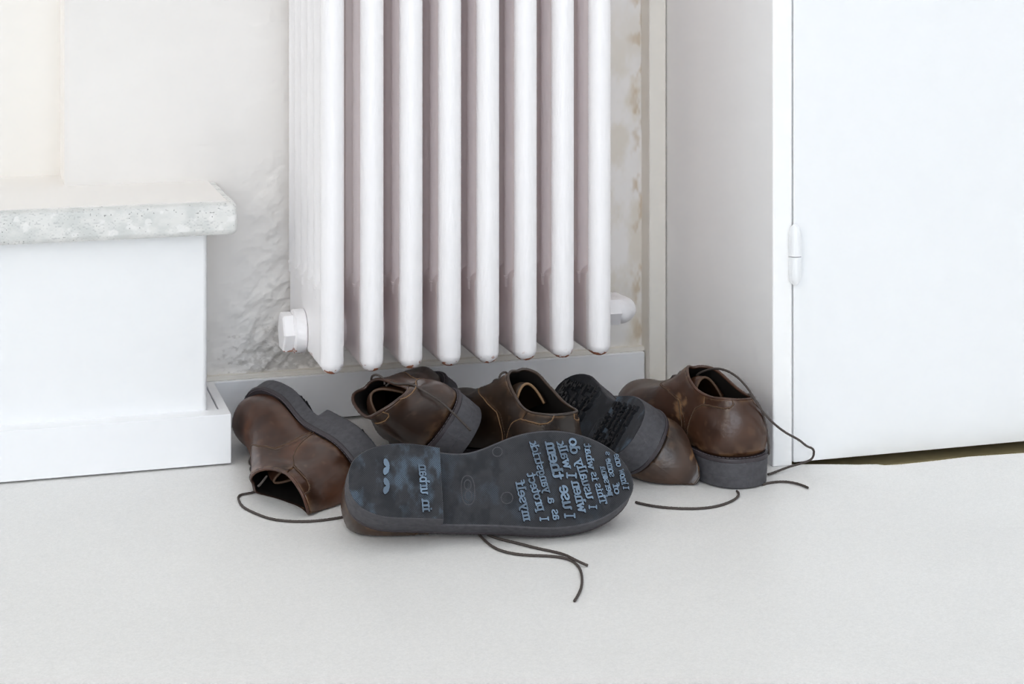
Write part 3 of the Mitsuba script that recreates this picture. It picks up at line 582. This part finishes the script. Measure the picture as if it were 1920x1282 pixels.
LACE_E3 = [(0.8682, 1.8989, 0.0016), (0.8815, 1.9033, 0.0016), (0.8988, 1.9002, 0.0016), (0.909, 1.8867, 0.0016), (0.9124, 1.8732, 0.0016)]
LACE_E4 = [(0.7069, 1.8804, 0.0016), (0.723, 1.86, 0.0016), (0.7482, 1.8448, 0.0016), (0.7776, 1.8398, 0.0016), (0.8039, 1.8494, 0.0016), (0.8225, 1.8656, 0.0016), (0.8290, 1.8780, 0.0016), (0.8300, 1.8850, 0.0016)]
LACE_F1 = [(0.5119, 1.8328, 0.0016), (0.5121, 1.8169, 0.0016), (0.5135, 1.7975, 0.0016), (0.5185, 1.7757, 0.0016), (0.5284, 1.7611, 0.0016), (0.5472, 1.7489, 0.0016), (0.5669, 1.7397, 0.0016), (0.5773, 1.7285, 0.0016), (0.5806, 1.7082, 0.0016), (0.5749, 1.6787, 0.0016), (0.5651, 1.6514, 0.0016), (0.5553, 1.6323, 0.0016), (0.5471, 1.619, 0.0016)]
LACE_F2 = [(0.5207, 1.823, 0.0016), (0.526, 1.811, 0.0016), (0.5424, 1.7888, 0.0016), (0.5586, 1.7671, 0.0016), (0.575, 1.7472, 0.0016), (0.5797, 1.7237, 0.004), (0.5902, 1.7053, 0.0016)]

A = shoe(0, -1, [-.3023, .9532, .0054], [-.8427, -.2646, -.4689], [.4447, 1.9882, .0433], 'overturned brown shoe at the far left, sole turned up and lace looped on the floor', 1, [.062, .023, .011], [(.014, -.012, .098, .016, .9)], 'stuff', (-.0333, .0263, .0129, -.128), TEXT_BLOCK, .945)
B = shoe(1, 1, [.04, .99, -.13], [-.79, .10, .60], [.536, 1.95, .062], 'brown shoe tipped on its side under the radiator tips, opening facing left', 2, [.042, .020, .012], deform=(-.022, .016, .001, .36))
C = shoe(2, -1, [-.165, .986, 0], [0, 0, 1], [.628, 1.902, 0], 'dark brown shoe standing behind the front sole, tan edged wide open collar', 3, [.034, .019, .011], deform=(-.0096, .004, -.002, -.05, .012), press=[((.547, 2.15, .034), (.79, -.10, -.60))])
D = shoe(3, -1, [-.0758, .9884, -.1313], [.8025, -.0176, -.5964], [.7278, 1.9291, .0652], 'brown shoe lying with black lettered sole facing left beside the upright shoe', 4, [.052, .027, .017], [(.012, -.014, .093, .019, .9)], 'each', (-.0154, .0024, -.008, 0), TEXT_BLOCK, press=[((.796, 1.94, 0), (-.968, -.25, 0))])
E_ = shoe(4, 1, [-.1009, .9949, 0], [0, 0, 1], [.85, 1.8921, 0], 'upright brown shoe at the far right by the door, heel towards the viewer', 5, [.052, .021, .011], [(.105, .042, .075, .014, .8)], deform=(.0015, .0029, -.0017, .063))
F_ = shoe(5, 1, [.9935, -.1044, -.0447], [.0562, .7945, -.6046], [.3743, 1.8353, .0676], 'frontmost shoe on its side, blue-grey sole with raised mirrored writing facing the viewer', 6, [.050, .024, .013], letter_mode='each', text=LINES_FRONT)
lace(A, LACE_A)
for q in (LACE_E1, LACE_E2, LACE_E3): lace(E_, q)
lace(D, LACE_E4)
lace(B, [(.462, 2.045, .108), (.4640, 2.020, .1175), (.4670, 2.008, .1190), (.4737, 2.000, .1205), (.4777, 1.988, .1225), (.4840, 1.957, .1225), (.4960, 1.953, .1150), (.506, 1.952, .1072), (.5155, 1.949, .0980), (.5247, 1.946, .0885), (.5312, 1.944, .0815), (.5350, 1.944, .0775)])
lace(B, [(.452, 2.075, .106), (.4500, 2.066, .1150), (.4530, 2.058, .1185), (.4585, 2.052, .1165), (.4610, 2.048, .1090)])
lace(C, [(.6100, 2.055, .1085), (.6080, 2.052, .1120), (.6010, 2.048, .1115), (.5985, 2.046, .1055), (.6010, 2.044, .1005), (.6050, 2.046, .1035), (.6075, 2.050, .1080)])
for q in (LACE_F1, LACE_F2): lace(F_, q)
